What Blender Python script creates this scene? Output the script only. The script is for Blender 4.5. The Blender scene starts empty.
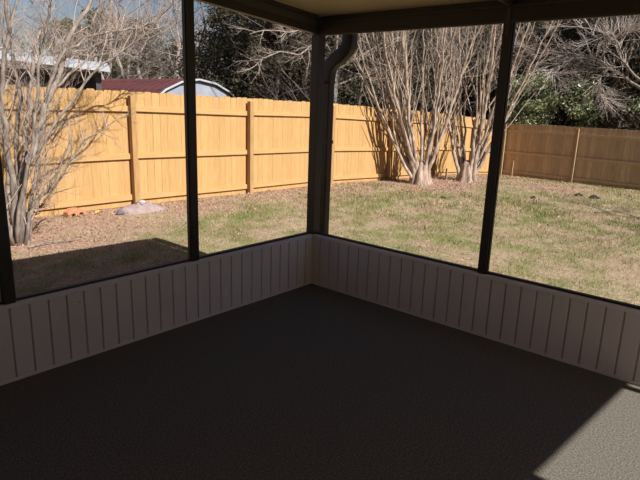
import bpy, math, random
from mathutils import Vector, Matrix, noise
random.seed(7)
C = bpy.context.scene.collection
SC = bpy.context.scene
R = random.random
U = random.uniform

# ------------------------------------------------------------------ helpers
class MB:
    def __init__(s): s.v=[]; s.f=[]; s.mi=[]
    def face(s, idx, mi=0): s.f.append(idx); s.mi.append(mi)
    def box(s, a, b, mi=0, M=None):
        x0,y0,z0=a; x1,y1,z1=b
        n=len(s.v)
        P=[(x0,y0,z0),(x1,y0,z0),(x1,y1,z0),(x0,y1,z0),(x0,y0,z1),(x1,y0,z1),(x1,y1,z1),(x0,y1,z1)]
        if M is not None: P=[tuple(M@Vector(p)) for p in P]
        s.v+=P
        for q in ((0,3,2,1),(4,5,6,7),(0,1,5,4),(1,2,6,5),(2,3,7,6),(3,0,4,7)): s.face(tuple(n+i for i in q),mi)
    def prism(s, prof, f0, f1, mi=0, cap=True):
        """closed profile; f0, f1 map a 2-D profile point to its two ends"""
        n=len(s.v); k=len(prof)
        s.v+=[f0(p) for p in prof]+[f1(p) for p in prof]
        for i in range(k): s.face((n+i,n+(i+1)%k,n+k+(i+1)%k,n+k+i),mi)
        if cap:
            s.face(tuple(n+i for i in reversed(range(k))),mi); s.face(tuple(n+k+i for i in range(k)),mi)
    def tube(s, pts, rad, sides=6, mi=0, cap=True):
        pts=[Vector(p) for p in pts]; k=len(pts); n=len(s.v)
        up=Vector((0.13,0.31,0.94))
        for i,p in enumerate(pts):
            d=(pts[min(i+1,k-1)]-pts[max(i-1,0)])
            if d.length<1e-6: d=Vector((0,0,1))
            d.normalize()
            a=d.cross(up)
            if a.length<.05: a=d.cross(Vector((1,0,0)))
            a.normalize(); b=d.cross(a)
            r=rad[i] if hasattr(rad,'__len__') else rad
            for j in range(sides):
                t=2*math.pi*j/sides
                s.v.append(tuple(p+a*(r*math.cos(t))+b*(r*math.sin(t))))
        for i in range(k-1):
            for j in range(sides):
                j2=(j+1)%sides
                s.face((n+i*sides+j,n+i*sides+j2,n+(i+1)*sides+j2,n+(i+1)*sides+j),mi)
        if cap:
            s.face(tuple(n+j for j in reversed(range(sides))),mi)
            s.face(tuple(n+(k-1)*sides+j for j in range(sides)),mi)
    def leaf(s, p, size, nrm=None, mi=0, asp=.55):
        d=Vector((U(-1,1),U(-1,1),U(-1,1))); 
        if d.length<.1: d=Vector((1,0,0))
        d.normalize()
        q=Vector((U(-1,1),U(-1,1),U(-1,1))) if nrm is None else nrm.cross(d)
        q=(q-d*q.dot(d)); 
        if q.length<.05: q=d.orthogonal()
        q.normalize(); p=Vector(p); w=d.cross(q)*size*.12
        n=len(s.v)
        s.v+=[tuple(p-d*size*.5),tuple(p+q*size*asp*.5+w),tuple(p+d*size*.5),tuple(p-q*size*asp*.5+w)]
        s.face((n,n+1,n+2,n+3),mi)
    def build(s, name, mat, parent=None, smooth=False, bevel=0, loc=None):
        me=bpy.data.meshes.new(name); me.from_pydata(s.v,[],s.f)
        mats=mat if isinstance(mat,(list,tuple)) else [mat]
        for m in mats: me.materials.append(m)
        if len(mats)>1: me.polygons.foreach_set('material_index',s.mi)
        if smooth: me.polygons.foreach_set('use_smooth',[True]*len(me.polygons))
        me.update()
        o=bpy.data.objects.new(name,me); C.objects.link(o)
        if parent: o.parent=parent
        if loc: o.location=loc
        if bevel:
            b=o.modifiers.new('b','BEVEL'); b.width=bevel; b.segments=2; b.limit_method='ANGLE'
        return o
def tag(o,label,cat,group=None,kind=None):
    if label: o['label']=label
    if cat: o['category']=cat
    if group: o['group']=group
    if kind: o['kind']=kind
    return o
def struct(o): o['kind']='structure'; return o
def empty(name,loc=(0,0,0),rz=0,label=None,cat=None,group=None):
    o=bpy.data.objects.new(name,None); o.empty_display_size=.1; C.objects.link(o)
    o.location=loc; o.rotation_euler=(0,0,rz)
    return tag(o,label,cat,group)
def copy_tree(o,parent=None):
    c=o.copy(); C.objects.link(c); c.parent=parent
    for ch in list(o.children): copy_tree(ch,c)
    return c

# ------------------------------------------------------------------ materials
def mat(name, col, rough=.8, spec=.3, var=None, scale=8, detail=4, stretch=(1,1,1), bump=0, bscale=60, island=0, metallic=0, trans=0, coords='Object'):
    m=bpy.data.materials.new(name); m.use_nodes=True; nt=m.node_tree; N=nt.nodes; L=nt.links
    b=N['Principled BSDF']; b.inputs['Roughness'].default_value=rough
    b.inputs['Specular IOR Level'].default_value=spec; b.inputs['Metallic'].default_value=metallic
    tc=N.new('ShaderNodeTexCoord'); mp=N.new('ShaderNodeMapping'); mp.inputs['Scale'].default_value=stretch
    L.new(tc.outputs[coords],mp.inputs['Vector'])
    src=None
    if var:
        nz=N.new('ShaderNodeTexNoise'); nz.inputs['Scale'].default_value=scale; nz.inputs['Detail'].default_value=detail
        L.new(mp.outputs[0],nz.inputs['Vector'])
        cr=N.new('ShaderNodeValToRGB'); e=cr.color_ramp.elements
        e[0].position=.3; e[0].color=(*col,1); e[1].position=.7; e[1].color=(*var,1)
        L.new(nz.outputs['Fac'],cr.inputs[0]); src=cr.outputs[0]
    if island:
        g=N.new('ShaderNodeNewGeometry'); hs=N.new('ShaderNodeHueSaturation')
        ma=N.new('ShaderNodeMapRange'); ma.inputs['To Min'].default_value=1-island; ma.inputs['To Max'].default_value=1+island
        L.new(g.outputs['Random Per Island'],ma.inputs['Value']); L.new(ma.outputs[0],hs.inputs['Value'])
        if src: L.new(src,hs.inputs['Color'])
        else: hs.inputs['Color'].default_value=(*col,1)
        src=hs.outputs[0]
    if src: L.new(src,b.inputs['Base Color'])
    else: b.inputs['Base Color'].default_value=(*col,1)
    if bump:
        n2=N.new('ShaderNodeTexNoise'); n2.inputs['Scale'].default_value=bscale; n2.inputs['Detail'].default_value=3
        L.new(mp.outputs[0],n2.inputs['Vector'])
        bp=N.new('ShaderNodeBump'); bp.inputs['Strength'].default_value=bump; bp.inputs['Distance'].default_value=.01
        L.new(n2.outputs['Fac'],bp.inputs['Height']); L.new(bp.outputs[0],b.inputs['Normal'])
    if trans:
        t=N.new('ShaderNodeBsdfTranslucent'); mx=N.new('ShaderNodeMixShader'); mx.inputs[0].default_value=trans
        if src: L.new(src,t.inputs['Color'])
        else: t.inputs['Color'].default_value=(*col,1)
        L.new(b.outputs[0],mx.inputs[1]); L.new(t.outputs[0],mx.inputs[2]); L.new(mx.outputs[0],N['Material Output'].inputs['Surface'])
    return m

BRONZE=mat('bronze_aluminium',(.028,.020,.016),.5,.4,var=(.036,.027,.022),scale=5)
BRONZE_PALE=mat('bronze_pale',(.06,.046,.038),.55,.4)  # paler bronze for channel edges, bracket and cover strip
FASCIA=mat('fascia_taupe',(.075,.06,.048),.5,.4)
PANEL=mat('knee_wall_panel',(.66,.59,.555),.55,.35,var=(.71,.64,.60),scale=3)
PANELB=mat('knee_wall_cap',(.72,.65,.62),.5,.4)
CEIL=mat('ceiling_pan',(.70,.56,.36),.2,.7,var=(.60,.47,.29),scale=1.5)
ROOFM=mat('roof_metal',(.55,.53,.48),.5,.4)
HOUSE=mat('house_siding',(.45,.38,.32),.7,.3)
CONC=mat('concrete',(.42,.39,.36),.9,.2,var=(.32,.3,.28),scale=10)
WOOD=mat('new_pine',(.47,.29,.125),.75,.2,var=(.40,.235,.095),scale=5,stretch=(6,6,.7),island=.06)
WOODR=mat('new_pine_rail',(.47,.295,.13),.75,.2,var=(.41,.245,.10),scale=4,stretch=(.7,6,6),island=.1)
POSTW=mat('treated_post',(.40,.235,.105),.8,.2,var=(.30,.18,.08),scale=5,stretch=(6,6,.8))
WOOD2=mat('brown_pine',(.48,.35,.22),.8,.2,var=(.36,.255,.155),scale=4,stretch=(6,6,.7),island=.12)  # right fence boards and posts, less yellow than the left fence
POST2=mat('brown_post',(.36,.25,.15),.8,.2,var=(.24,.16,.095),scale=5,stretch=(6,6,.8))
BARK=mat('pale_bark',(.48,.38,.30),.85,.15,var=(.16,.115,.09),scale=7,stretch=(2,2,.8))
BARKP=mat('pink_bark',(.50,.36,.29),.8,.15,var=(.12,.085,.07),scale=4,stretch=(4,4,.5),bump=.6,bscale=9)
TWIG=mat('twig_bark',(.34,.27,.23),.85,.1,island=.25)
BARKL=mat('grey_bark',(.33,.275,.235),.85,.15,var=(.10,.08,.07),scale=9,stretch=(2,2,.7))
PALETWIG=mat('pale_twig',(.50,.43,.39),.85,.1,island=.3)
FARBARK=mat('far_bark',(.25,.205,.19),.9,.1,island=.3)
BROWNBARK=mat('brown_bark',(.13,.105,.09),.9,.1,island=.5)  # darker bark tone for the leafless trees before the evergreens
DARKBARK=mat('dark_bark',(.06,.045,.035),.9,.1)
LEAFD=mat('evergreen_leaf',(.052,.048,.026),.6,.25,island=.5,trans=.12)
LEAFO=mat('olive_leaf',(.066,.058,.034),.6,.25,island=.5,trans=.12)
LEAFP=mat('pine_needles',(.11,.11,.045),.7,.2,island=.4,trans=.15)
LEAFB=mat('broad_leaf',(.24,.27,.14),.32,.6,island=.45,trans=.2)
MOSSM=mat('grey_moss',(.42,.40,.36),.9,.1,island=.25)
WHITEM=mat('white_metal',(.42,.44,.48),.5,.4,var=(.36,.38,.42),scale=2)
SHEDW_SHADED=mat('shed_white',(.30,.32,.38),.6,.3,var=(.22,.235,.29),scale=2)  # white shed walls, tree shade put into the colour as bluish grey
MAROON=mat('maroon_metal',(.13,.045,.045),.5,.4,var=(.085,.033,.034),scale=3,stretch=(1,1,1))
DARKW=mat('dark_board',(.055,.05,.055),.8,.2,var=(.09,.08,.08),scale=4,stretch=(6,6,.6))
TERRA=mat('terracotta',(.52,.24,.13),.8,.2,var=(.42,.18,.10),scale=12)
ASH=mat('ash_grey',(.33,.26,.255),.95,.1,var=(.24,.18,.18),scale=14,bump=.8,bscale=40)
SLATE=mat('slate_stone',(.12,.10,.13),.8,.2)
CLOD=mat('dark_clod',(.035,.028,.024),.9,.1)
GRASS=mat('green_blades',(.185,.20,.065),.7,.2,island=.4,trans=.2)
STRAW=mat('straw_blades',(.40,.315,.205),.8,.15,island=.35,trans=.15)
LITTER=mat('dead_leaf',(.33,.20,.14),.8,.15,island=.5,trans=.1)
YEL=mat('yellow_leaf',(.65,.33,.08),.7,.2)

def carpet():
    m=mat('charcoal_carpet',(.205,.188,.162),.95,.02,var=(.075,.069,.061),scale=110,detail=2)
    nt=m.node_tree; N=nt.nodes; L=nt.links; b=N['Principled BSDF']
    tc=N.new('ShaderNodeTexCoord'); w=N.new('ShaderNodeTexWave'); w.inputs['Scale'].default_value=60; w.inputs['Distortion'].default_value=8
    w.bands_direction='DIAGONAL'
    L.new(tc.outputs['Object'],w.inputs['Vector'])
    nz=N.new('ShaderNodeTexNoise'); nz.inputs['Scale'].default_value=260; L.new(tc.outputs['Object'],nz.inputs['Vector'])
    ad=N.new('ShaderNodeMath'); ad.operation='ADD'; L.new(w.outputs['Fac'],ad.inputs[0]); L.new(nz.outputs['Fac'],ad.inputs[1])
    bp=N.new('ShaderNodeBump'); bp.inputs['Strength'].default_value=.5; bp.inputs['Distance'].default_value=.002
    L.new(ad.outputs[0],bp.inputs['Height']); L.new(bp.outputs[0],b.inputs['Normal'])
    return m
CARPET=carpet()

# ------------------------------------------------------------------ ground
GX=[(-60,-.17),(0,-.17),(1.25,-.19),(3.8,-.235),(6.4,-.275),(8.85,-.375),(12.67,-.50),(16,-.76),(25,-1.2),(80,-1.6)]
def gz(x,y=0):
    for (a,za),(b,zb) in zip(GX,GX[1:]):
        if x<=b: return za+(zb-za)*(x-a)/(b-a)
    return GX[-1][1]
def patch(x,y):
    """(green, leaf litter) cover of the lawn at a point"""
    n=noise.noise(Vector((x*.55,y*.75,3)))*.8+noise.noise(Vector((x*2.3,y*2.8,9)))*1.0+noise.noise(Vector((x*6.5,y*6.5,19)))*.9
    near=max(0,1-abs(y-5.0)/1.5)                  # bare strip below the fence
    tr=max(0,1-math.hypot((x-10)/4.0,(y-4.0)/1.6)) # under the crape myrtles
    tl=max(0,1-math.hypot((x+1.0)/2.2,(y-4.0)/1.5))
    tm=max(0,1-math.hypot((x-12.5)/2.6,(y-2.2)/2.2))
    lit=max(near*.8,tr*1.3,tl*1.2,tm*.8)
    n2=noise.noise(Vector((x*1.1+40,y*1.3,5)))*.8
    g=min(1,max(0,.50+n*1.25-lit*.95))
    l=min(1,max(0,lit+n2*.7+.12))
    return g,l
def axis(lo,a,b,hi,fine,coarse):
    r=[]; t=lo
    while t<a: r.append(t); t+=coarse
    t=a
    while t<b: r.append(round(t,4)); t+=fine
    t=b
    while t<=hi: r.append(t); t+=coarse
    return r
def ground():
    xs=axis(-30,-3,17,74,.125,3); ys=axis(-36,-5,6,63,.125,3)
    m=MB(); nx=len(xs); ny=len(ys); cols=[]
    for y in ys:
        for x in xs:
            fine=(-3<=x<=17 and -5<=y<=6)
            z=gz(x,y)+(noise.noise(Vector((x*1.3,y*1.3,0)))*.018+noise.noise(Vector((x*6,y*6,4)))*.010 if fine else 0)
            if -3<x<.6 and -5.2<y<.4: z=min(z,-.175)
            m.v.append((x,y,z)); g,l=patch(x,y); cols.append((g,l,0,1))
    for j in range(ny-1):
        for i in range(nx-1): m.f.append((j*nx+i,j*nx+i+1,(j+1)*nx+i+1,(j+1)*nx+i)); m.mi.append(0)
    mm=bpy.data.materials.new('lawn'); mm.use_nodes=True; nt=mm.node_tree; N=nt.nodes; L=nt.links; b=N['Principled BSDF']
    b.inputs['Roughness'].default_value=.95; b.inputs['Specular IOR Level'].default_value=.1
    at=N.new('ShaderNodeAttribute'); at.attribute_name='cover'; sp=N.new('ShaderNodeSeparateColor'); L.new(at.outputs['Color'],sp.inputs[0])
    tc=N.new('ShaderNodeTexCoord')
    def nzr(sc,c0,c1):
        n=N.new('ShaderNodeTexNoise'); n.inputs['Scale'].default_value=sc; n.inputs['Detail'].default_value=6; n.inputs['Roughness'].default_value=.7
        L.new(tc.outputs['Object'],n.inputs['Vector']); r=N.new('ShaderNodeValToRGB'); r.color_ramp.elements[0].position=.35; r.color_ramp.elements[1].position=.65
        r.color_ramp.elements[0].color=(*c0,1); r.color_ramp.elements[1].color=(*c1,1); L.new(n.outputs['Fac'],r.inputs[0]); return r.outputs[0]
    straw=nzr(22,(.17,.125,.08),(.41,.325,.215)); green=nzr(30,(.10,.10,.04),(.25,.24,.105)); leaf=nzr(26,(.17,.105,.08),(.43,.27,.215))
    m1=N.new('ShaderNodeMix'); m1.data_type='RGBA'; L.new(sp.outputs[0],m1.inputs[0]); L.new(straw,m1.inputs[6]); L.new(green,m1.inputs[7])
    m2=N.new('ShaderNodeMix'); m2.data_type='RGBA'; L.new(sp.outputs[1],m2.inputs[0]); L.new(m1.outputs[2],m2.inputs[6]); L.new(leaf,m2.inputs[7])
    L.new(m2.outputs[2],b.inputs['Base Color'])
    o=m.build('ground',mm,smooth=True); struct(o)
    ca=o.data.color_attributes.new('cover','FLOAT_COLOR','POINT')
    ca.data.foreach_set('color',[c for q in cols for c in q])
ground()

def lawn_bits():
    g=MB(); s=MB(); l=MB(); n=0
    CX,CY=-3.59,-3.16
    while n<120000:
        # denser close to the porch, thinner far off
        x=U(-3,16.2) if R()<.45 else U(-3,8); y=U(-4.5,5.1)
        if x<.12 and y<.14: continue
        n+=1
        gr,lf=patch(x,y); z=gz(x,y)+.0
        q=R()
        far=min(1.6,max(1,math.hypot(x-CX,y-CY)/8))
        if q<lf*.16:
            p=Vector((x,y,z+U(.008,.03))); l.leaf(p,U(.022,.045)*far,nrm=Vector((U(-.5,.5),U(-.5,.5),1)),asp=.6)
        else:
            tgt=g if R()<gr*.85 else s
            h=U(.02,.05)*(1.15 if tgt is g else .8)*far; a=U(0,6.28); w=U(.0025,.0045)*far
            lean=U(.2,1.1 if tgt is g else 2.2)*h; b=U(0,6.28)
            k=len(tgt.v); dx,dy=math.cos(a)*w,math.sin(a)*w
            tgt.v+=[(x-dx,y-dy,z-.01),(x+dx,y+dy,z-.01),(x+math.cos(b)*lean,y+math.sin(b)*lean,z+h)]
            tgt.face((k,k+1,k+2))
    tag(g.build('lawn_grass',GRASS),'short green winter grass growing in patches over the yard','grass',kind='stuff')
    tag(s.build('dry_grass',STRAW),'straw coloured dormant grass between the green patches','dry grass',kind='stuff')
    tag(l.build('leaf_litter',LITTER),'brown dead leaves scattered under the trees and along the fence','dead leaves',kind='stuff')
lawn_bits()

# ------------------------------------------------------------------ porch
m=MB(); m.box((-4.75,-5.06,-.30),(.10,.10,0)); struct(m.build('floor',CARPET))
def knee(name, axisx, length, mats):
    """ribbed panel wall along x (axisx) or y; inner face on the zero line, room on the negative side"""
    P=.106; prof=[]
    t=0.0; g=.006; dpt=.016
    prof.append((0,0)); c=.089
    while c<length-.02:
        prof+=[(c-g,0),(c-.0015,dpt),(c+.0015,dpt),(c+g,0)]; c+=P
    prof+=[(length,0),(length,.088),(0,.088)]
    m=MB(); z0,z1=.0,.435
    if axisx: f=lambda z:(lambda p:(-p[0],p[1],z))
    else: f=lambda z:(lambda p:(p[1],-p[0],z))
    m.prism(prof,f(z0),f(z1))
    o=struct(m.build(name,PANEL))
    return o
knee('wall_left',True,4.7,None); knee('wall_right',False,5.0,None)
# trim: base strips and caps
m=MB(); m.box((-4.7,-.006,0),(-.006,-.0004,.018)); struct(m.build('baseboard_left',PANELB))
m=MB(); m.box((-.006,-5.0,0),(-.0004,-.006,.018)); struct(m.build('baseboard_right',PANELB))
m=MB(); m.box((-4.7,-.007,.436),(-.007,.089,.462)); struct(m.build('trim_1',PANELB,bevel=.002))
m=MB(); m.box((-.007,-5.0,.436),(.089,.089,.462)); struct(m.build('trim_2',PANELB,bevel=.002))
# bottom screen channels
m=MB(); m.box((-4.7,.020,.4625),(.02,.055,.476)); struct(m.build('trim_3',BRONZE,bevel=.002))
m=MB(); m.box((.020,-5.0,.4625),(.055,.02,.476)); struct(m.build('trim_4',BRONZE,bevel=.002))
# far side of the porch (out of the picture, its wall, posts and beam shade the floor)
m=MB(); m.box((-4.7,-5.06,0),(0,-4.96,.46)); struct(m.build('wall_far',PANEL))
# house wall
m=MB(); m.box((-4.95,-9,-.2),(-4.75,0.6,3.2)); struct(m.build('wall_house',HOUSE))

SL=.073
def post(x,y,label,wd=.058,zt=2.14,corner=False,strips=()):
    t=empty('porch_post',(x,y,.462),label=label,cat='post')
    m=MB(); h=wd/2; m.box((-h,-h,.0005),(h,h,zt-.462)); m.build('shaft',BRONZE,t,bevel=.003)
    for dx,dy in strips:   # screen spline channels up the sides
        m=MB(); s=.006
        cx,cy=dx*(h+.004),dy*(h+.004)
        m.box((cx-(.004 if dx else .012),cy-(.004 if dy else .012),.015),(cx+(.004 if dx else .012),cy+(.004 if dy else .012),zt-.462)); m.build('screen_channel',BRONZE,t)
    return t
post(-1.27,.022,'dark bronze porch post on the left knee wall, nearer the corner post',zt=2.136+SL*1.27+.004,strips=((1,0),(-1,0)))
post(-2.52,.022,'dark bronze porch post at the left edge, in front of the bare tree',zt=2.136+SL*2.52+.004,strips=((1,0),(-1,0)))
post(-3.77,.022,'dark bronze porch post on the left knee wall, nearest the house',zt=2.136+SL*3.77+.004,strips=((1,0),(-1,0)))
post(.022,.022,'thick dark bronze corner post where the two knee walls meet',wd=.082,zt=2.132,strips=())
pr=post(.022,-1.6,'dark bronze porch post on the right knee wall',zt=2.132,strips=((0,1),(0,-1)))
m=MB(); m.box((-.034,-.014,2.05-.462),(-.0295,.014,2.27-.462)); tag(m.build('bracket',BRONZE_PALE,pr),'lighter bracket strip',None)
post(.022,-3.2,'dark bronze porch post on the right knee wall, beyond the picture edge',zt=2.132)
for x in (-.04,-1.27,-2.52,-3.77):
    post(x,-4.99,'dark bronze post on the far knee wall of the porch',zt=2.136-SL*x+.004)['group']='far side porch posts'

def sloped(m,x0,x1,y0,y1,za,zb,off=0):
    """bar along x whose bottom is za and top zb at x=0, following the roof slope"""
    n=len(m.v)
    for x in (x0,x1):
        for y,z in ((y0,za),(y1,za),(y1,zb),(y0,zb)): m.v.append((x,y,z-SL*x))
    for q in ((0,1,2,3),(7,6,5,4),(0,4,5,1),(1,5,6,2),(2,6,7,3),(3,7,4,0)): m.face(tuple(n+i for i in q))
m=MB(); sloped(m,-4.74,-.02,-.004,.048,2.136,2.190); o=m.build('porch_beam',BRONZE,bevel=.003)
tag(o,'dark sloping roof beam above the left knee wall, running down to the corner','beam')
m=MB(); sloped(m,-4.74,-.02,.006,.046,2.1905,2.272); c=m.build('upper_fascia',FASCIA,o)
m=MB(); sloped(m,-4.74,-.05,-.035,-.0045,2.246,2.272); m.build('ceiling_shadow_strip',BRONZE,o)  # dark strip standing in for the shadow gap under the ceiling
m=MB(); m.box((-.006,-5.02,2.130),(.05,.046,2.222)); o=m.build('porch_beam',BRONZE,bevel=.003)
tag(o,'dark level eave beam above the right knee wall','beam')
m=MB(); m.box((-.010,-5.02,2.126),(.000,-.03,2.139)); tag(m.build('lower_channel',BRONZE_PALE,o),'lighter channel edge',None)
m=MB(); m.box((-.012,-5.02,2.2215),(.045,.04,2.233)); tag(m.build('middle_channel',BRONZE_PALE,o),'lighter channel edge',None)
m=MB(); m.box((.002,-5.02,2.2325),(.05,.046,2.272)); m.build('upper_channel',BRONZE,o)
m=MB(); sloped(m,-4.74,-.02,-5.02,-4.965,2.136,2.270); tag(m.build('porch_beam',BRONZE),'dark sloping beam above the far knee wall, seen only from inside','beam')
# rafter coming down onto the right post
m=MB(); sloped(m,-4.74,-.014,-1.625,-1.575,2.232,2.271); o=m.build('roof_rafter',BRONZE,bevel=.003); tag(o,'dark bronze rafter meeting the right porch post','rafter')
m=MB(); sloped(m,-4.74,-.016,-1.612,-1.588,2.2255,2.2315); tag(m.build('cover_strip',BRONZE_PALE,o),'lighter cover strip',None)
# ceiling / roof: pans with shallow standing ribs
m=MB(); sloped(m,-4.95,.20,-5.12,.09,2.2725,2.335)
struct(m.build('ceiling',CEIL))
m=MB(); sloped(m,-4.95,.22,-5.13,.10,2.336,2.40); struct(m.build('roof',ROOFM))
# gutter
m=MB(); prof=[(.225,2.36),(.225,2.255),(.24,2.24),(.31,2.24),(.33,2.26),(.345,2.30),(.36,2.335),(.36,2.36),(.354,2.36),(.354,2.338),(.338,2.303),(.324,2.266),(.306,2.247),(.243,2.247),(.232,2.258),(.232,2.36)]
m.prism(prof,lambda p:(p[0],-5.13,p[1]),lambda p:(p[0],.105,p[1]))
gut=m.build('rain_gutter',BRONZE); tag(gut,'dark rain gutter along the eave outside the porch roof','gutter')
m=MB(); m.box((.2255,.1055,2.243),(.358,.108,2.362)); m.build('end_cap',BRONZE,gut)
# downspout
def rect_tube(m,pts,w,d,sides):
    """rounded rectangular tube, w along y (or path side), d along x; path in the yz plane"""
    n=len(m.v); k=len(pts); prof=[]
    for cx,cy in ((1,1),(-1,1),(-1,-1),(1,-1)):
        for a in range(3):
            t=math.radians({(1,1):0,(-1,1):90,(-1,-1):180,(1,-1):270}[(cx,cy)]+a*45)
            prof.append((cx*(d/2-.012)+.012*math.cos(t),cy*(w/2-.012)+.012*math.sin(t)))
    q=len(prof)
    for i,p in enumerate(pts):
        p=Vector(p); dd=(Vector(pts[min(i+1,k-1)])-Vector(pts[max(i-1,0)])).normalized()
        side=Vector((1,0,0)); o2=dd.cross(side).normalized()
        fl=1+(.035 if i%2 else 0) if 1<i<k-2 else 1
        for (a,b) in prof: m.v.append(tuple(p+side*a*fl+o2*b*fl))
    for i in range(k-1):
        for j in range(q): m.face((n+i*q+j,n+i*q+(j+1)%q,n+(i+1)*q+(j+1)%q,n+(i+1)*q+j))
    m.face(tuple(n+j for j in reversed(range(q)))); m.face(tuple(n+(k-1)*q+j for j in range(q)))
ds=empty('downspout',(.27,.03,-.16),label='dark rain downspout bending in beside the corner post',cat='downspout')
X=.0; 
H0=.16
m=MB(); rect_tube(m,[(0,-.14,y+H0) for y in (2.235,2.18,2.12,2.09)]+[(0,a,z+H0) for a,z in ((-.134,2.065),(-.118,2.04),(-.088,2.015),(-.060,1.993),(-.028,1.975),(.005,1.957),(.035,1.935),(.060,1.908),(.076,1.875),(.084,1.84),(.086,1.80),(.086,1.76))],.112,.085,12); m.build('elbow',BRONZE,ds,smooth=True)
m=MB(); rect_tube(m,[(0,.086,1.78+H0),(0,.086,.06)],.098,.075,12); m.build('pipe',BRONZE,ds)
m=MB(); m.box((-.041,.033,1.40),(.042,.139,1.43)); m.build('pipe_strap',BRONZE,ds)
m=MB(); rect_tube(m,[(0,.086,.10),(0,.086,.06),(0,.10,.035),(0,.22,.022)],.10,.078,12); m.build('outlet',BRONZE,ds)
# screw heads seen on the left knee wall
for k,(x,z) in enumerate(((-2.132,.372),)):
    m=MB(); m.tube([(x,-.004,z),(x,.001,z)],.0035,8); tag(m.build('screw',BRONZE),'tiny dark screw head in the left knee wall','screw')

# ------------------------------------------------------------------ fences
def picket(m,x,w,h,t,y,z,mi=0):
    c=.022  # rounded dog ear
    prof=[(-w/2,0),(w/2,0),(w/2,h-c*1.3),(w/2-c*.35,h-c*.45),(w/2-c,h),(-w/2+c,h),(-w/2+c*.35,h-c*.45),(-w/2,h-c*1.3)]
    m.prism([(x+a,z+b) for a,b in prof],lambda p:(p[0],y,p[1]),lambda p:(p[0],y+t,p[1]),mi)
def fence(root,P0,ux,posts,grd,H,wm,rm,pm,post_low=0,seedoff=0):
    """posts = distances along the run; local x runs along the fence, +y is the outside"""
    rn=random.Random(31+seedoff)
    for i,px in enumerate(posts):
        z=grd(px); m=MB(); s=.047; h=H-post_low-rn.uniform(.01,.035)
        m.box((px-s,-.132,z-.15),(px+s,-.039,z+h)); m.build('post',pm,root,bevel=.008)
    for a,b in zip(posts,posts[1:]):
        za,zb=grd(a),grd(b); m=MB(); n=max(1,round((b-a)/.142)); pw=(b-a)/n
        for j in range(n):
            x=a+(j+.5)*pw; z=za+(zb-za)*(j+.5)/n
            picket(m,x,pw-rn.uniform(.001,.004),H+rn.uniform(-.012,.012),.016,rn.uniform(.0005,.004),z+.02)
        m.build('picket_panel',wm,root)
        for zz in (.12,.80,1.56):
            m=MB(); k=len(m.v)
            x0=a+.048; x1=b-.048
            for x,zc in ((x0,za+zz+rn.uniform(-.01,.01)),(x1,zb+zz+rn.uniform(-.01,.01))):
                for yy,dz in ((-.038,0),(0,0),(0,.089),(-.038,.089)): m.v.append((x,yy,zc+dz))
            for q in ((3,2,1,0),(4,5,6,7),(0,1,5,4),(1,2,6,5),(2,3,7,6),(3,0,4,7)): m.face(tuple(k+t for t in q))
            m.build('rail',rm,root)
lp=[-6.2,-3.72,-1.22,1.30,3.84,6.36,8.80,11.25,13.65,15.93]
fl=empty('wooden_fence',(0,5.17,0),label='tall bright yellow pine privacy fence behind the bare trees, facing the sun',cat='fence')
fence(fl,None,None,lp,lambda x:gz(x)-.015,1.86,WOOD,WOODR,POSTW,post_low=.02)
fr=empty('wooden_fence',(16.03,5.12,0),-math.pi/2,label='shaded brown privacy fence closing the right end of the yard',cat='fence')
rp=[.10,2.56,5.02,7.5,9.95,12.4]
fence(fr,None,None,rp,lambda s:-.765-.006*s,1.85,WOOD2,WOOD2,POST2,post_low=.0,seedoff=5)

# ------------------------------------------------------------------ trees
def branch(m,p,d,L,r,depth,opt,twigs=None):
    """one wobbly limb with its side shoots; thin ones go to twigs"""
    tgt=m if (depth>=opt['keep'] or twigs is None) else twigs
    n=opt.get('seg',5); pts=[Vector(p)]; rad=[r]; d=Vector(d).normalized()
    for i in range(n):
        d=(d+Vector((U(-1,1),U(-1,1),U(-1,1)+opt.get('up',.1)))*opt.get('wob',.16)).normalized()
        pts.append(pts[-1]+d*(L/n)); rad.append(r*(1-(i+1)/n*.72))
    tgt.tube(pts,rad,opt['sides'][min(depth,len(opt['sides'])-1)],cap=False)
    if depth<=0: return
    k=opt['kids'][depth-1]
    for j in range(k):
        t=U(.25,1); i=min(n-1,int(t*n)); q=pts[i].lerp(pts[i+1],t*n-i)
        ax=Vector((U(-1,1),U(-1,1),U(-1,1))); ax=(ax-d*ax.dot(d)).normalized()
        ang=U(*opt.get('ang',(.35,.8))); nd=d*math.cos(ang)+ax*math.sin(ang)
        branch(m,q,nd,L*U(.4,.68),rad[i]*.55,depth-1,opt,twigs)
def shoots(tw,pts,n,L,r,opt,lo=.2,depth=1):
    k=len(pts)-1
    for j in range(n):
        t=U(lo,1); i=min(k-1,int(t*k)); q=Vector(pts[i]).lerp(Vector(pts[i+1]),t*k-i)
        d=(Vector(pts[i+1])-Vector(pts[i])).normalized()
        ax=Vector((U(-1,1),U(-1,1),U(-1,1))); ax=(ax-d*ax.dot(d)).normalized(); a=U(.4,1.0)
        branch(tw,q,d*math.cos(a)+ax*math.sin(a),L*U(.5,1.2),r,depth,opt)
TW=dict(keep=0,seg=5,wob=.2,up=.35,sides=(3,3,4),kids=(4,4,4),ang=(.35,.8))

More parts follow.
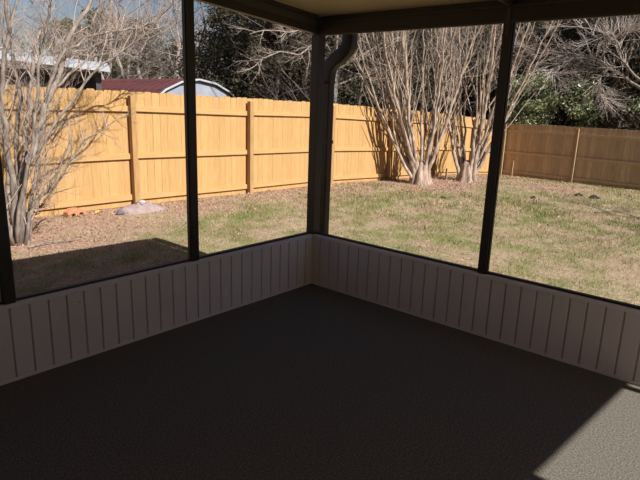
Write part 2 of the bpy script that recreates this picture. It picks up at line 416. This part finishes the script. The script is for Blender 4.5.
# --- left bare tree
LT={'a':[(-1.1,3.75,-.2),(-1.11,3.72,.19),(-1.1,3.69,.49),(-1.12,3.66,.79),(-1.15,3.63,1.07),(-1.16,3.6,1.4),(-1.15,3.57,1.72),(-1.1,3.54,1.98),(-1.05,3.51,2.24),(-1.06,3.48,2.54),(-1.08,3.45,2.82),(-1.0,3.4,3.4)],
'b':[(-1.04,3.85,-.2),(-.97,3.89,.33),(-.93,3.93,.72),(-.9,3.97,1.12),(-.8,4.01,1.51),(-.82,4.05,1.96),(-.82,4.09,2.3),(-.7,4.13,2.64),(-.59,4.17,2.99),(-.5,4.2,3.5)],
'c':[(-1.08,3.7,-.2),(-1.01,3.73,.36),(-.94,3.76,.71),(-.8,3.79,.93),(-.69,3.82,1.16),(-.59,3.85,1.46),(-.47,3.88,1.64),(-.35,3.91,1.88),(-.24,3.94,2.18),(-.02,3.97,2.5),(.17,4.0,2.76),(.38,4.03,3.09),(.6,4.06,3.6)],
'd':[(-1.07,3.65,-.2),(-1.02,3.59,.11),(-.92,3.53,.35),(-.84,3.47,.47),(-.78,3.41,.6),(-.65,3.35,.84),(-.58,3.29,1.08)],
'e':[(-1.0,3.85,-.2),(-.87,3.95,.12),(-.74,4.0,.29),(-.62,4.05,.53),(-.5,4.1,.87),(-.33,4.15,1.14),(-.19,4.2,1.29)],
'f':[(-1.0,3.9,-.2),(-.97,4.0,.25),(-.85,4.05,.67),(-.74,4.1,1.15),(-.66,4.15,1.57),(-.54,4.2,1.93),(-.46,4.25,2.23),(-.28,4.3,2.55),(-.15,4.35,2.86),(-.02,4.4,3.18),(.1,4.4,3.6)],
'g':[(-.94,3.76,.71),(-.76,3.7,.94),(-.52,3.65,1.31),(-.27,3.6,1.66),(-.13,3.55,1.84),(-.01,3.5,1.97),(.2,3.45,2.12),(.41,3.4,2.28),(.57,3.35,2.41),(.75,3.3,2.65),(.84,3.25,2.8),(1.0,3.2,3.1)],
'h':[(-.59,3.85,1.46),(-.49,3.82,1.81),(-.29,3.84,2.11),(0,3.86,2.28),(.32,3.88,2.41),(.7,3.9,2.49),(1.02,3.92,2.61),(1.37,3.94,2.83)],
'i':[(-.47,3.88,1.64),(-.21,3.96,1.84),(.07,4.02,2.03),(.25,4.08,2.21),(.4,4.14,2.31),(.62,4.2,2.59)],
'j':[(-1.12,3.8,-.2),(-1.16,3.8,.12),(-1.19,3.8,.49),(-1.25,3.8,.95),(-1.3,3.8,1.39),(-1.32,3.8,1.92),(-1.3,3.8,2.53),(-1.25,3.8,3.2)],
'l':[(-1.0,3.75,-.2),(-.9,3.7,.15),(-.72,3.62,.42),(-.5,3.55,.75),(-.3,3.5,1.05),(-.02,3.45,1.25),(.25,3.4,1.38)],
'm':[(-1.06,3.9,-.2),(-1.05,4.0,.4),(-1.0,4.1,1.0),(-1.02,4.2,1.6),(-.9,4.3,2.2),(-.95,4.35,2.9),(-.9,4.4,3.5)],
'n':[(-.98,3.8,-.2),(-.85,3.85,.3),(-.70,3.95,.75),(-.62,4.0,1.2),(-.40,4.1,1.6),(-.25,4.15,1.95),(-.1,4.2,2.3)],
'o':[(-1.12,3.7,-.2),(-1.08,3.6,.3),(-1.0,3.5,.8),(-.9,3.4,1.3),(-.85,3.35,1.9),(-.72,3.3,2.4),(-.6,3.25,3.1)],
'k':[(-1.15,3.7,-.2),(-1.3,3.6,.2),(-1.5,3.5,.8),(-1.62,3.5,1.4),(-1.7,3.45,2.1),(-1.8,3.4,3.0)]}
LR={'a':.042,'b':.036,'c':.055,'d':.024,'e':.02,'f':.034,'g':.02,'h':.022,'i':.018,'j':.032,'k':.03,'l':.018,'m':.03,'n':.026,'o':.03}
lt=empty('bare_tree',(0,0,0),label='leafless grey many-stemmed tree at the far left in front of the fence',cat='tree')
base=Vector((-1.08,3.78,-.17)); lt.location=base
for k,pts in LT.items():
    P=[]
    for a,b in zip(pts,pts[1:]):
        for t in (0,.5):
            q=Vector(a).lerp(Vector(b),t)+Vector((U(-1,1),U(-1,1),U(-1,1)))*.02; P.append(q-base)
    P.append(Vector(pts[-1])-base)
    P[0]=Vector(pts[0])-base; n=len(P); r0=LR[k]
    m=MB(); m.tube(P,[r0*(1-.72*i/(n-1)) for i in range(n)],7); s=m.build('stem',BARKL,lt,smooth=True)
    tw=MB(); big=k in 'abcfghijkmno'
    shoots(tw,P,24 if big else 16,.55 if big else .35,.0065,dict(TW,kids=(5,5),wob=.28),.2 if big else .1,2)
    tw.build('twigs',TWIG,s)
# rough flared foot
m=MB()
for i in range(9):
    a=i*.7; d=Vector((math.cos(a),math.sin(a),0)); m.tube([d*.14+Vector((0,0,-.06)),d*.08+Vector((0,0,.05)),d*.02+Vector((0,0,.3))],[.05,.045,.02],6)
m.build('root_flare',BARKL,lt,smooth=True)

# --- crape myrtles
VR=Vector((.656,-.754,0)).normalized(); VF=Vector((.754,.656,0)).normalized()
def myrtle(loc,label,lats,hts,r0,foot,seed):
    random.seed(seed)
    t=empty('crape_myrtle',loc,label=label,cat='tree')
    for L,H in zip(lats,hts):
        dep=U(-1,1)*1.1
        off=VR*L+VF*dep; ds_=off.normalized(); bs=ds_*foot*U(.12,.40)
        n=16; P=[]; bow=U(-.10,.10); h0=U(.15,.5)
        P=[bs*1.15+Vector((0,0,-.12)),bs+Vector((0,0,h0*.4)),bs*.95+off*.01+Vector((0,0,h0))]
        for i in range(1,n+1):
            s=i/n; P.append(bs+off*(s**.82)*.98+Vector((0,0,h0+(H-h0)*s))+VR*(bow*math.sin(s*3.1))+Vector((U(-1,1),U(-1,1),0))*.035)
        n=len(P)-1
        rr=r0*U(.6,1.25); m=MB(); m.tube(P,[rr*(1+1.0*math.exp(-i/n*8))*(1-.72*(i/n)**.8) for i in range(n+1)],8); s=m.build('stem',BARK,t,smooth=True)
        # forks
        f=MB()
        for q in range(3):
            i=random.choice((4,5,6,7,8)); d=(P[i+1]-P[i]).normalized(); ax=(VR*U(-1,1)+VF*U(-1,1)).normalized()
            branch(f,P[i],d+ax*U(.25,.5),U(1.4,2.4),rr*.42,0,dict(TW,seg=7,wob=.1,sides=(5,)))
        f.build('fork',BARK,s,smooth=True)
        tw=MB(); shoots(tw,P,17,.9,.007,dict(TW,kids=(4,4),up=.15,wob=.28),.45,2); tw.build('twigs',TWIG,s)
    # fused fluted foot
    m=MB(); q=28; lv=[(-.14,1.2),(0,.95),(.1,.80),(.22,.70),(.34,.62),(.46,.50),(.60,.2)]
    ph=U(0,6)
    for z,k in lv:
        for j in range(q):
            a=2*math.pi*j/q; fl=1+.15*math.sin(6*a+ph+z)+.10*math.sin(11*a+ph*2)
            p=(VR*math.cos(a)+VF*math.sin(a))*(foot*.5*k*fl); m.v.append((p.x,p.y,z))
    for i in range(len(lv)-1):
        for j in range(q): m.face((i*q+j,i*q+(j+1)%q,(i+1)*q+(j+1)%q,(i+1)*q+j))
    m.face(tuple((len(lv)-1)*q+j for j in range(q)))
    m.build('trunk_base',BARKP,t,smooth=True)
    return t
myrtle((8.95,4.20,gz(9.03)),'wide leafless crape myrtle with fanned pale stems, the nearer of the pair',
  [-2.6,-2.25,-1.9,-1.6,-1.3,-1.0,-.75,-.5,-.2,.1,.35,.6,.9,1.2,1.55,-1.75,-.9,.2],[4.6,4.9,5.0,5.2,5.3,5.4,5.5,5.6,5.7,5.6,5.5,5.5,5.4,5.2,4.9,4.7,5.2,5.6],.047,.62,11)
myrtle((10.93,3.92,gz(10.95)),'leafless crape myrtle behind the right porch post, the farther of the pair',
  [-1.3,-.95,-.65,-.4,-.1,.15,.45,.75,1.05,1.35,1.7,2.05,2.4,.3],[5.0,5.3,5.4,5.5,5.6,5.6,5.5,5.4,5.3,5.2,5.1,5.0,4.8,5.4],.046,.56,12)

# --- forest kinds
random.seed(5)
def foliage(clumps,per,leaf,spread,mat_):
    m=MB()
    for (c,rad) in clumps:
        for j in range(per):
            v=Vector((random.gauss(0,1),random.gauss(0,1),random.gauss(0,1))).normalized()*rad*(R()**.4)
            v.z*=.75; m.leaf(Vector(c)+v,leaf*U(.6,1.3),asp=U(.4,.7))
    return m
def evergreen(kind,h,w,nc,per,leaf,lm,low=.3):
    t=empty(kind)
    m=MB(); m.tube([(0,0,-.3),(.05,0,h*.3),(0,.1,h*.6),(.1,0,h*.9)],[.2,.16,.1,.03],7)
    cl=[]
    for i in range(nc):
        z=U(low,h); s=z/h; rr=w*math.sqrt(max(.05,1-((s-.4)/.62)**2)); a=U(0,6.28); q=rr*math.sqrt(U(.15,1))
        c=Vector((q*math.cos(a),q*math.sin(a),z)); cl.append((c,U(.45,.9)))
        if i%2==0: m.tube([(0,0,max(.2,z*.75)),tuple(c*.55+Vector((0,0,z*.4))),tuple(c)],[.05,.035,.012],4,cap=False)
    m.build('trunk',DARKBARK,t); foliage(cl,per,leaf,1,lm).build('foliage',lm,t)
    return t
def at(deg,D):
    """ground point at a compass bearing (0 = along the left wall) and a distance from the camera spot"""
    a=math.radians(deg); x=-3.59+D*math.cos(a); y=-3.16+D*math.sin(a); return (x,y,gz(x))
def bare(kind,h,kids,mt,r=.16):
    t=empty(kind); m=MB(); tw=MB()
    n=8; P=[Vector((U(-.1,.1)*i*.5,U(-.1,.1)*i*.5,h*i/n-.2)) for i in range(n+1)]
    m.tube(P,[r*(1-.8*i/n) for i in range(n+1)],6)
    o=dict(keep=2,seg=5,wob=.2,up=.15,sides=(3,3,4,5),kids=kids,ang=(.4,.9))
    for j in range(20):
        tt=U(.12,1); i=min(n-1,int(tt*n)); q=P[i].lerp(P[i+1],tt*n-i); a=U(0,6.28)
        branch(m,q,Vector((math.cos(a),math.sin(a),U(.2,1.1))),h*U(.2,.36),r*.35*(1-.5*tt),3,o,tw)
    m.build('trunk',mt,t); tw.build('twigs',mt,t)
    return t
def put(proto,used,loc,rz,sc,label,cat,group=None):
    o=proto if proto not in used else copy_tree(proto); used.append(proto)
    o.location=loc; o.rotation_euler=(0,0,rz); o.scale=(sc[0],sc[0],sc[1]) if isinstance(sc,tuple) else (sc,)*3
    if 'group' in o: del o['group']
    return tag(o,label,cat,group)
EV=[evergreen('evergreen_tree',8.5,2.6,90,150,.17,LEAFD,.1),evergreen('evergreen_tree',9.5,2.3,90,150,.16,LEAFO,.1)]
PINE=[evergreen('pine_tree',10,1.7,60,150,.2,LEAFP,2.0)]
BT=[bare('bare_tree',9,(3,4,4),FARBARK),bare('bare_tree',8,(3,4,5),FARBARK,.12)]
BD=[bare('bare_tree',8.5,(3,4,4),BROWNBARK,.10),bare('bare_tree',8,(3,4,5),BROWNBARK,.09)]
used=[]
# bearings: 49 deg = 0.0 px column centre ... frame spans about 10 deg (right) to 78 deg (left)
# dense dark trees behind the middle of the pine fence
for i,(b,D) in enumerate([(50.2,30),(47.6,31),(46,22.5),(42.6,20.8),(39.2,22.6),(35.8,22.8),(32.5,25),(29.5,27.5),(44.2,29),(39,30),(34.5,32)]):
    put(EV[i%2],used,at(b,D),U(0,6.28),(U(.9,1.1),U(.75,.95)),'dense dark evergreen tree in the woods behind the sunlit fence','tree','dark evergreens behind the sunlit fence')
for i,(b,D) in enumerate([(26.5,29),(23.0,28.5),(19.6,29),(16.2,28.5),(12.8,28),(9.4,28),(6,27.5),(24.5,35),(19.5,36),(14,35),(9,35),(14.6,24.6),(10.6,24.4)]):
    put(EV[(i+1)%2],used,at(b,D),U(0,6.28),(U(.95,1.15),U(.85,1.1)),'dense dark evergreen tree in the woods behind the shaded fence','tree','dark evergreens behind the shaded fence')
for i,(b,D) in enumerate([(61.5,40),(65,47),(54.5,40),(58,43)]):
    put(PINE[0],used,at(b,D),U(0,6.28),(U(.8,1.1),U(.6,.8)),'yellowish green pine among the bare trees far behind the sheds','tree','pines behind the sheds')
for i in range(50):
    b=49.5+i*.66+U(-.5,.5); D=U(29,50)
    put(BT[i%2],used,at(b,D),U(0,6.28),(U(1.0,1.3),U(.7,.95) if b<63.5 else U(.5,.68)),'tall leafless tree in the grey woods behind the sheds','tree','leafless woods behind the sheds')
for i,(b,D) in enumerate([(52.5,25),(49,22.5),(45.3,19.4),(41,17.5),(37,19),(33,21),(29.5,23.5),(26,24.6),(22.5,25.2),(18,25.4),(13,22.8)]):
    put(BD[i%2],used,at(b,D),U(0,6.28),(U(.7,.9),U(.75,.95)),'leafless tree standing in front of the dark evergreens','tree','leafless trees before the evergreens')

# --- sunlit broadleaf shrub at the fence corner
random.seed(21)
sh=empty('broadleaf_shrub',(17.6,4.2,gz(17.6)),label='sunlit glossy-leaved green shrub leaning over the fence corner',cat='shrub')
cl=[]
for i in range(60):
    a=U(0,6.28); q=1.7*math.sqrt(R()); z=U(.8,3.5)
    cl.append(((q*math.cos(a)*.85,q*math.sin(a)*1.0,z),U(.3,.5)))
cl+=[((-1.35,U(-.3,1.3),U(1.9,2.6)),.3) for i in range(8)]
foliage(cl,130,.12,1,LEAFB).build('foliage',LEAFB,sh)
m=MB()
for i in range(7):
    a=i*.9; m.tube([(.1*math.cos(a),.1*math.sin(a),-.2),(.4*math.cos(a),.4*math.sin(a),1.2),(1.1*math.cos(a),1.1*math.sin(a),2.8)],[.05,.04,.015],5)
m.build('stems',DARKBARK,sh)
sh=empty('broadleaf_shrub',(18.3,-.1,gz(18.3)),label='sparser dull green leafy shrub behind the shaded fence at the right edge',cat='shrub')
cl=[((U(-1,1),U(-2,2.2),U(.8,3.0)),U(.2,.42)) for i in range(24)]
foliage(cl,55,.12,1,LEAFB).build('foliage',LEAFB,sh)
m=MB()
for i in range(7):
    a=i*.9; m.tube([(.1*math.cos(a),.1*math.sin(a),-.2),(.3*math.cos(a),.5*math.sin(a),1.2),(.9*math.cos(a),1.7*math.sin(a),2.6)],[.05,.04,.015],5)
m.build('stems',DARKBARK,sh)

# --- tangled pale bare tree overhanging the shaded fence
RT={'m1':[(17.9,.2,1.6),(17.5,1.28,2.4),(17.5,1.87,2.78),(17.5,2.34,3.04),(17.5,2.63,3.3),(17.5,2.96,3.38),(17.5,3.47,3.49),(17.5,4.17,3.61),(17.5,4.9,3.7)],
'm2':[(17.9,.2,1.7),(17.2,1.25,2.63),(17.2,1.59,2.95),(17.2,1.92,3.33),(17.2,2.08,3.83),(17.2,2.3,4.06),(17.2,2.72,3.98),(17.2,3.17,4.26),(17.2,3.69,4.55)],
'm3':[(17.3,2.29,3.03),(17.3,2.48,2.64),(17.3,2.48,2.15),(17.3,2.2,1.99)],
'm4':[(17.4,2.61,3.3),(17.4,2.36,3.77),(17.4,1.98,4.22),(17.4,1.56,4.35)],
'm5':[(17.2,2.96,3.38),(17.0,3.78,3.22),(17.0,4.08,2.89),(17.0,3.71,2.69)],
'm0':[(18.1,-.5,-1.0),(18.05,-.3,.2),(17.95,.1,1.2),(17.9,.2,1.7),(18.0,.1,2.6),(18.1,-.2,3.8),(18.0,-.3,5.2)]}
b0=Vector((18.1,-.5,gz(18.1)))
rt=empty('bare_tree',b0,label='pale tangled leafless tree reaching crooked limbs over the shaded fence',cat='tree')
for k,pts in RT.items():
    P=[]
    for a,b in zip(pts,pts[1:]):
        for t in (0,.5): P.append(Vector(a).lerp(Vector(b),t)+Vector((U(-1,1),U(-1,1),U(-1,1)))*.03-b0)
    P.append(Vector(pts[-1])-b0); n=len(P); r0={'m0':.1,'m1':.055,'m2':.045}.get(k,.028)
    m=MB(); m.tube(P,[r0*(1-.6*i/(n-1)) for i in range(n)],6); s=m.build('trunk' if k=='m0' else 'limb',BARKL,rt,smooth=True)
    tw=MB(); shoots(tw,P,44,1.0,.012,dict(TW,kids=(4,4),up=0),.2,2); tw.build('twigs',PALETWIG,s)

# --- pale limbs of a leafless tree behind the pine fence, left of the corner post
b0=Vector((8.3,6.6,gz(8.3)))
rt=empty('bare_tree',b0,label='leafless tree behind the pine fence with drooping pale limbs beside the corner post',cat='tree')
for k,pts in enumerate([[(8.3,6.6,-.6),(8.25,6.6,1.0),(8.2,6.6,2.2),(8.1,6.5,3.4),(8.1,6.5,5.0)],
   [(8.1,6.5,3.2),(7.5,6.3,3.4),(6.78,6.2,3.3),(6.04,6.2,3.13),(5.25,6.2,3.09),(4.82,6.2,2.96)],
   [(8.2,6.5,2.5),(7.5,6.3,3.0),(6.8,6.2,2.92),(6.39,6.2,2.66),(5.73,6.2,2.67),(5.17,6.2,2.5),(4.82,6.2,2.22)],
   [(8.2,6.6,2.4),(9.0,6.3,2.9),(9.8,6.2,3.3),(10.6,6.2,3.5)],[(8.2,6.6,2.0),(8.9,6.4,2.3),(9.6,6.2,2.3),(10.3,6.1,2.7)]]):
    P=[]
    for a,b in zip(pts,pts[1:]):
        for t in (0,.5): P.append(Vector(a).lerp(Vector(b),t)+Vector((U(-1,1),U(-1,1),U(-1,1)))*.02-b0)
    P.append(Vector(pts[-1])-b0); n=len(P); r0=.07 if k==0 else .024
    m=MB(); m.tube(P,[r0*(1-.6*i/(n-1)) for i in range(n)],6); s=m.build('trunk' if k==0 else 'limb',BARKL,rt,smooth=True)
    tw=MB(); shoots(tw,P,16,.6,.008,dict(TW,kids=(4,4),up=0),.25,2); tw.build('twigs',TWIG,s)
# hanging grey moss
m=MB()
for i in range(420):
    x=random.gauss(0,.07); y=random.gauss(0,.06); z=-R()**1.3*.85; w=1+z*.9
    m.tube([(x*w,y*w,z),(x*w+U(-.03,.03),y*w,z-.08),(x*w*.8+U(-.03,.03),y*w,z-.17)],.006,3,cap=False)
tag(m.build('spanish_moss',MOSSM,loc=(7.80,6.28,2.46)),'pale grey moss clump hanging from a limb right of the corner post','hanging moss')

for i in range(16):
    b=48+i*2.0; D=64+3*(i%2)
    put(EV[i%2],used,at(b,D),U(0,6.28),(1.5,U(.62,.75)),'distant low evergreen in the tree line beyond the leafless woods','tree','distant tree line')
# --- unseen woods added on the sunny side to cut the bright sky, low enough to leave the porch in the sun
for x,y in ((-9,-21),(-3.5,-22),(1.5,-20.5),(6.5,-22),(11.5,-20.5),(17,-21),(22,-17),(23.5,-11),(25,-6)):
    put(EV[int(x)%2],used,(x,y,gz(x)),U(0,6.28),(1.15,U(.8,.95)),'added unseen evergreen tree cutting the bright sky on the open side','tree','added unseen evergreens on the open side of the yard')
# --- tree beside the yard whose shade falls over the lawn (outside the picture)
put(BT[0],used,(8.6,-8.2,gz(8.6)),1.0,(1.0,.80),'leafless tree standing beside the open side of the yard','tree')

# ------------------------------------------------------------------ neighbouring sheds
def shed_maroon():
    ang=math.radians(-4)
    t=empty('garden_shed',(8.25,12.6,gz(8.0)),ang,label='barn shed with maroon metal roof and pale arched end wall behind the fence',cat='shed')
    W=2.05; zr=2.52; L=7.5
    prof=[(-W,1.25),(-W*.86,1.75),(-W*.62,2.14),(-W*.33,2.41),(0,zr),(W*.33,2.41),(W*.62,2.14),(W*.86,1.75),(W,1.25)]
    # local: x along the end wall, -y end faces the yard, ridge runs to +y
    m=MB(); m.prism([(-W,-.3)]+prof+[(W,-.3)],lambda p:(p[0]*.97,0,p[1]-.03),lambda p:(p[0]*.97,.08,p[1]-.03)); m.build('end_wall',SHEDW_SHADED,t)
    m=MB(); k=len(prof)
    for i in range(k-1):
        (x0,z0),(x1,z1)=prof[i],prof[i+1]; dx,dz=x1-x0,z1-z0; l=math.hypot(dx,dz); nx,nz=-dz/l,dx/l
        q=len(m.v)
        for y in (-.08,L):
            m.v+=[(x0,y,z0),(x1,y,z1),(x1+nx*.04,y,z1+nz*.04),(x0+nx*.04,y,z0+nz*.04)]
        for a in ((0,1,2,3),(7,6,5,4),(0,4,5,1),(1,5,6,2),(2,6,7,3),(3,7,4,0)): m.face(tuple(q+b for b in a))
    for y in [j*.45 for j in range(int(L/.45))]:
        m.tube([(a*1.015,y,b*1.01+.03) for a,b in prof],.022,4)
    m.build('roof',MAROON,t)
    m=MB(); m.tube([(a*1.0,-.09,b+.02) for a,b in prof],.035,6); m.build('edge_trim',WHITEM,t)
    for s in (-1,1):
        m=MB(); m.box((min(s*W*.97,s*W*.93),.1,-.3),(max(s*W*.97,s*W*.93),L-.05,1.28)); m.build('side_wall',SHEDW_SHADED,t)
    m=MB(); m.prism([(-W,-.3)]+prof+[(W,-.3)],lambda p:(p[0]*.97,L-.08,p[1]-.03),lambda p:(p[0]*.97,L,p[1]-.03)); m.build('end_wall',SHEDW_SHADED,t)
    return t
SHED=shed_maroon()
def shed_white():
    t=empty('open_shed',(3.4,14.8,gz(3.6)),math.radians(-28),label='open dark shed with a sloping white metal roof at the far left',cat='shed')
    x0,x1=-6.0,2.55; s=-.075
    m=MB(); n=len(m.v)
    for x in (x0,x1):
        zt=2.78+s*x
        for y,z in ((-.35,zt-.07),(4,zt+.25),(4,zt+.4),(-.35,zt+.06)): m.v.append((x,y,z))
    for q in ((3,2,1,0),(4,5,6,7),(0,1,5,4),(1,2,6,5),(2,3,7,6),(3,0,4,7)): m.face(tuple(n+i for i in q))
    for j in range(19):
        x=x0+.2+j*.45; zt=2.78+s*x; m.tube([(x,-.34,zt+.07),(x,4,zt+.51)],.03,4)
    m.build('roof',WHITEM,t)
    for x in (-5,-3.2,-1.4,.4,2.2):
        zt=2.78+s*x-.17; m=MB(); m.box((x-.07,0,-.3),(x+.07,.14,zt)); m.build('support_post',DARKW,t)
    m=MB(); m.box((-5.9,3.4,-.3),(2.3,3.5,2.6)); m.build('back_wall',DARKW,t)
    m=MB()
    for j in range(34):
        x=-5+j*.22; 
        if x>2.3: break
        m.box((x,.15,-.3),(x+.2,.175,1.55+.25*math.sin(j*1.7)))
    m.build('board_siding',DARKW,t)
    m=MB(); m.box((-5.9,.0,2.38),(2.3,.12,2.5)); m.build('header_beam',DARKW,t)
shed_white()

# ------------------------------------------------------------------ small things in the yard
random.seed(3)
# broken clay pipe piece with two dark arches
t=empty('clay_block',(.17,4.93,gz(.2)+.0),math.radians(8),label='orange clay block with two dark arched holes by the fence foot',cat='clay block')
out=[(-.15,0),(-.145,.07),(-.08,.115),(.02,.12),(.10,.10),(.16,.05),(.165,0)]
hole=lambda c:[(c+.038,0),(c+.034,.03),(c+.015,.047),(c-.015,.047),(c-.034,.03),(c-.038,0)]
prof=out[:1]+out[1:6]+out[6:]+hole(.075)+hole(-.055)
m=MB(); m.prism([(a,b) for a,b in prof],lambda p:(p[0],-.06,p[1]),lambda p:(p[0],.05,p[1])); m.build('shell',TERRA,t)
m=MB(); m.box((-.14,.03,0),(.15,.048,.045)); m.build('hole_shade',CLOD,t)  # dark plate behind the arches, standing in for the shade inside them
def mound(rx,ry,h,seed,n=22):
    m=MB(); rn=random.Random(seed); K=10
    for i in range(K+1):
        for j in range(n):
            a=2*math.pi*j/n; r=i/K; q=1+.18*noise.noise(Vector((math.cos(a)*1.5,math.sin(a)*1.5,seed)))
            x=rx*r*q*math.cos(a); y=ry*r*q*math.sin(a); z=h*(1-r**2.4)+noise.noise(Vector((x*9,y*9,seed)))*.45*h*(1-r*r)-.012
            m.v.append((x,y,z))
    for i in range(K):
        for j in range(n): m.face((i*n+j,i*n+(j+1)%n,(i+1)*n+(j+1)%n,(i+1)*n+j)) if i else m.face((j,n+j,n+(j+1)%n)[::1]) 
    return m
tag(mound(.42,.28,.13,4,40).build('ash_pile',ASH,smooth=True,loc=(1.12,4.72,gz(1.1))),'greyish mauve heap of ash at the foot of a fence post','ash heap')
m=mound(.075,.05,.05,8,10); tag(m.build('stone',SLATE,loc=(.73,4.60,gz(.7)+.035)),'small dark stone at the edge of the ash heap','stone')
m=MB(); m.tube([(0,0,-.05),(0,0,.1),(0.005,0,.125)],[.07,.062,.045],10); tag(m.build('concrete_footing',CONC,loc=(1.32,4.955,gz(1.3)+.0)),'pale concrete lump in front of a fence post foot','concrete lump')
m=MB(); m.leaf((0,0,.0),.11,nrm=Vector((0,-.3,1)),asp=.6); m.leaf((.07,.02,.0),.08,nrm=Vector((.2,-.3,1))); tag(m.build('yellow_leaf',YEL,loc=(.50,4.86,gz(.5)+.03)),'yellow fallen leaf between the clay block and the ash heap','leaf')
m=mound(.11,.07,.05,12,10); tag(m.build('dirt_clod',CLOD,loc=(6.95,2.45,gz(6.95)+.01)),'small dark clod on the lawn in front of the nearer crape myrtle','clod')
c=mound(.22,.13,.065,13,14).build('dirt_clod',CLOD,loc=(10.75,.45,gz(10.75)+.02)); tag(c,'larger dark clod on the grass before the shaded fence','clod')
c=mound(.16,.10,.055,15,14).build('dirt_clod',CLOD,loc=(10.95,.86,gz(10.95)+.02)); tag(c,'smaller dark clod lying left of the larger clod before the shaded fence','clod')
m=mound(.10,.06,.05,17,10); tag(m.build('dirt_clod',CLOD,loc=(9.2,1.35,gz(9.2)+.01)),'flat dark clod on the lawn to the right of the right porch post','clod')
m=MB(); m.box((-.025,-.025,-.05),(.025,.025,.34)); tag(m.build('wooden_stake',POST2,loc=(10.6,4.35,gz(10.6)),bevel=.004),'short pale wooden stake between the two crape myrtles','stake')
m=MB(); m.box((-.03,-.03,-.05),(.03,.03,.55)); tag(m.build('wooden_stake',POST2,loc=(15.55,4.45,gz(15.5)),bevel=.004),'pale wooden stake standing at the shaded fence near its corner','stake')
# fallen stick by the left tree
m=MB(); m.tube([(-.35,-.02,.02),(-.1,.03,.035),(.15,.0,.02),(.4,.03,.015)],[.009,.01,.008,.004],5); tag(m.build('fallen_stick',BARKL,loc=(-.75,3.45,gz(-.7))),'pale fallen stick on the ground at the foot of the left tree','stick')

# ------------------------------------------------------------------ light, sky, camera
sd=Vector((-.02,1.125,-1)).normalized()
sun=bpy.data.lights.new('sun','SUN'); sun.energy=8.6; sun.angle=math.radians(.53); sun.color=(1,.955,.88)
so=bpy.data.objects.new('sun',sun); C.objects.link(so); so.rotation_euler=sd.to_track_quat('-Z','Y').to_euler(); so.location=(0,-20,20)
w=bpy.data.worlds.new('world'); SC.world=w; w.use_nodes=True; N=w.node_tree.nodes; L=w.node_tree.links
bg=N['Background']; sky=N.new('ShaderNodeTexSky'); sky.sky_type='NISHITA'; sky.sun_disc=False; sky.sun_elevation=math.radians(41.6)
sky.sun_rotation=math.radians(180); sky.air_density=1.0; sky.dust_density=.6; sky.ozone_density=1
hv=N.new('ShaderNodeHueSaturation'); hv.inputs['Saturation'].default_value=1.0; hv.inputs['Hue'].default_value=.515; L.new(sky.outputs[0],hv.inputs['Color']); L.new(hv.outputs[0],bg.inputs['Color']); bg.inputs['Strength'].default_value=.068
cam=bpy.data.cameras.new('camera'); co=bpy.data.objects.new('camera',cam); C.objects.link(co); SC.camera=co
cam.sensor_fit='HORIZONTAL'; cam.sensor_width=36; cam.lens=552/640*36; cam.clip_end=300; cam.clip_start=.02
A=(.656,.162,-.737); B=(-.754,.183,-.631); Z=(.033,.970,.242)
M=Matrix((A,B,Z)).to_4x4()
q=M.to_quaternion(); q.normalize(); co.rotation_mode='QUATERNION'; co.rotation_quaternion=q; co.location=(-3.591,-3.159,1.6)
vs=SC.view_settings; SC.display_settings.display_device='sRGB'; vs.view_transform='Standard'; vs.look='None'; vs.gamma=1; vs.use_curve_mapping=False; vs.exposure=0
SC.cycles.max_bounces=8; SC.cycles.transparent_max_bounces=8
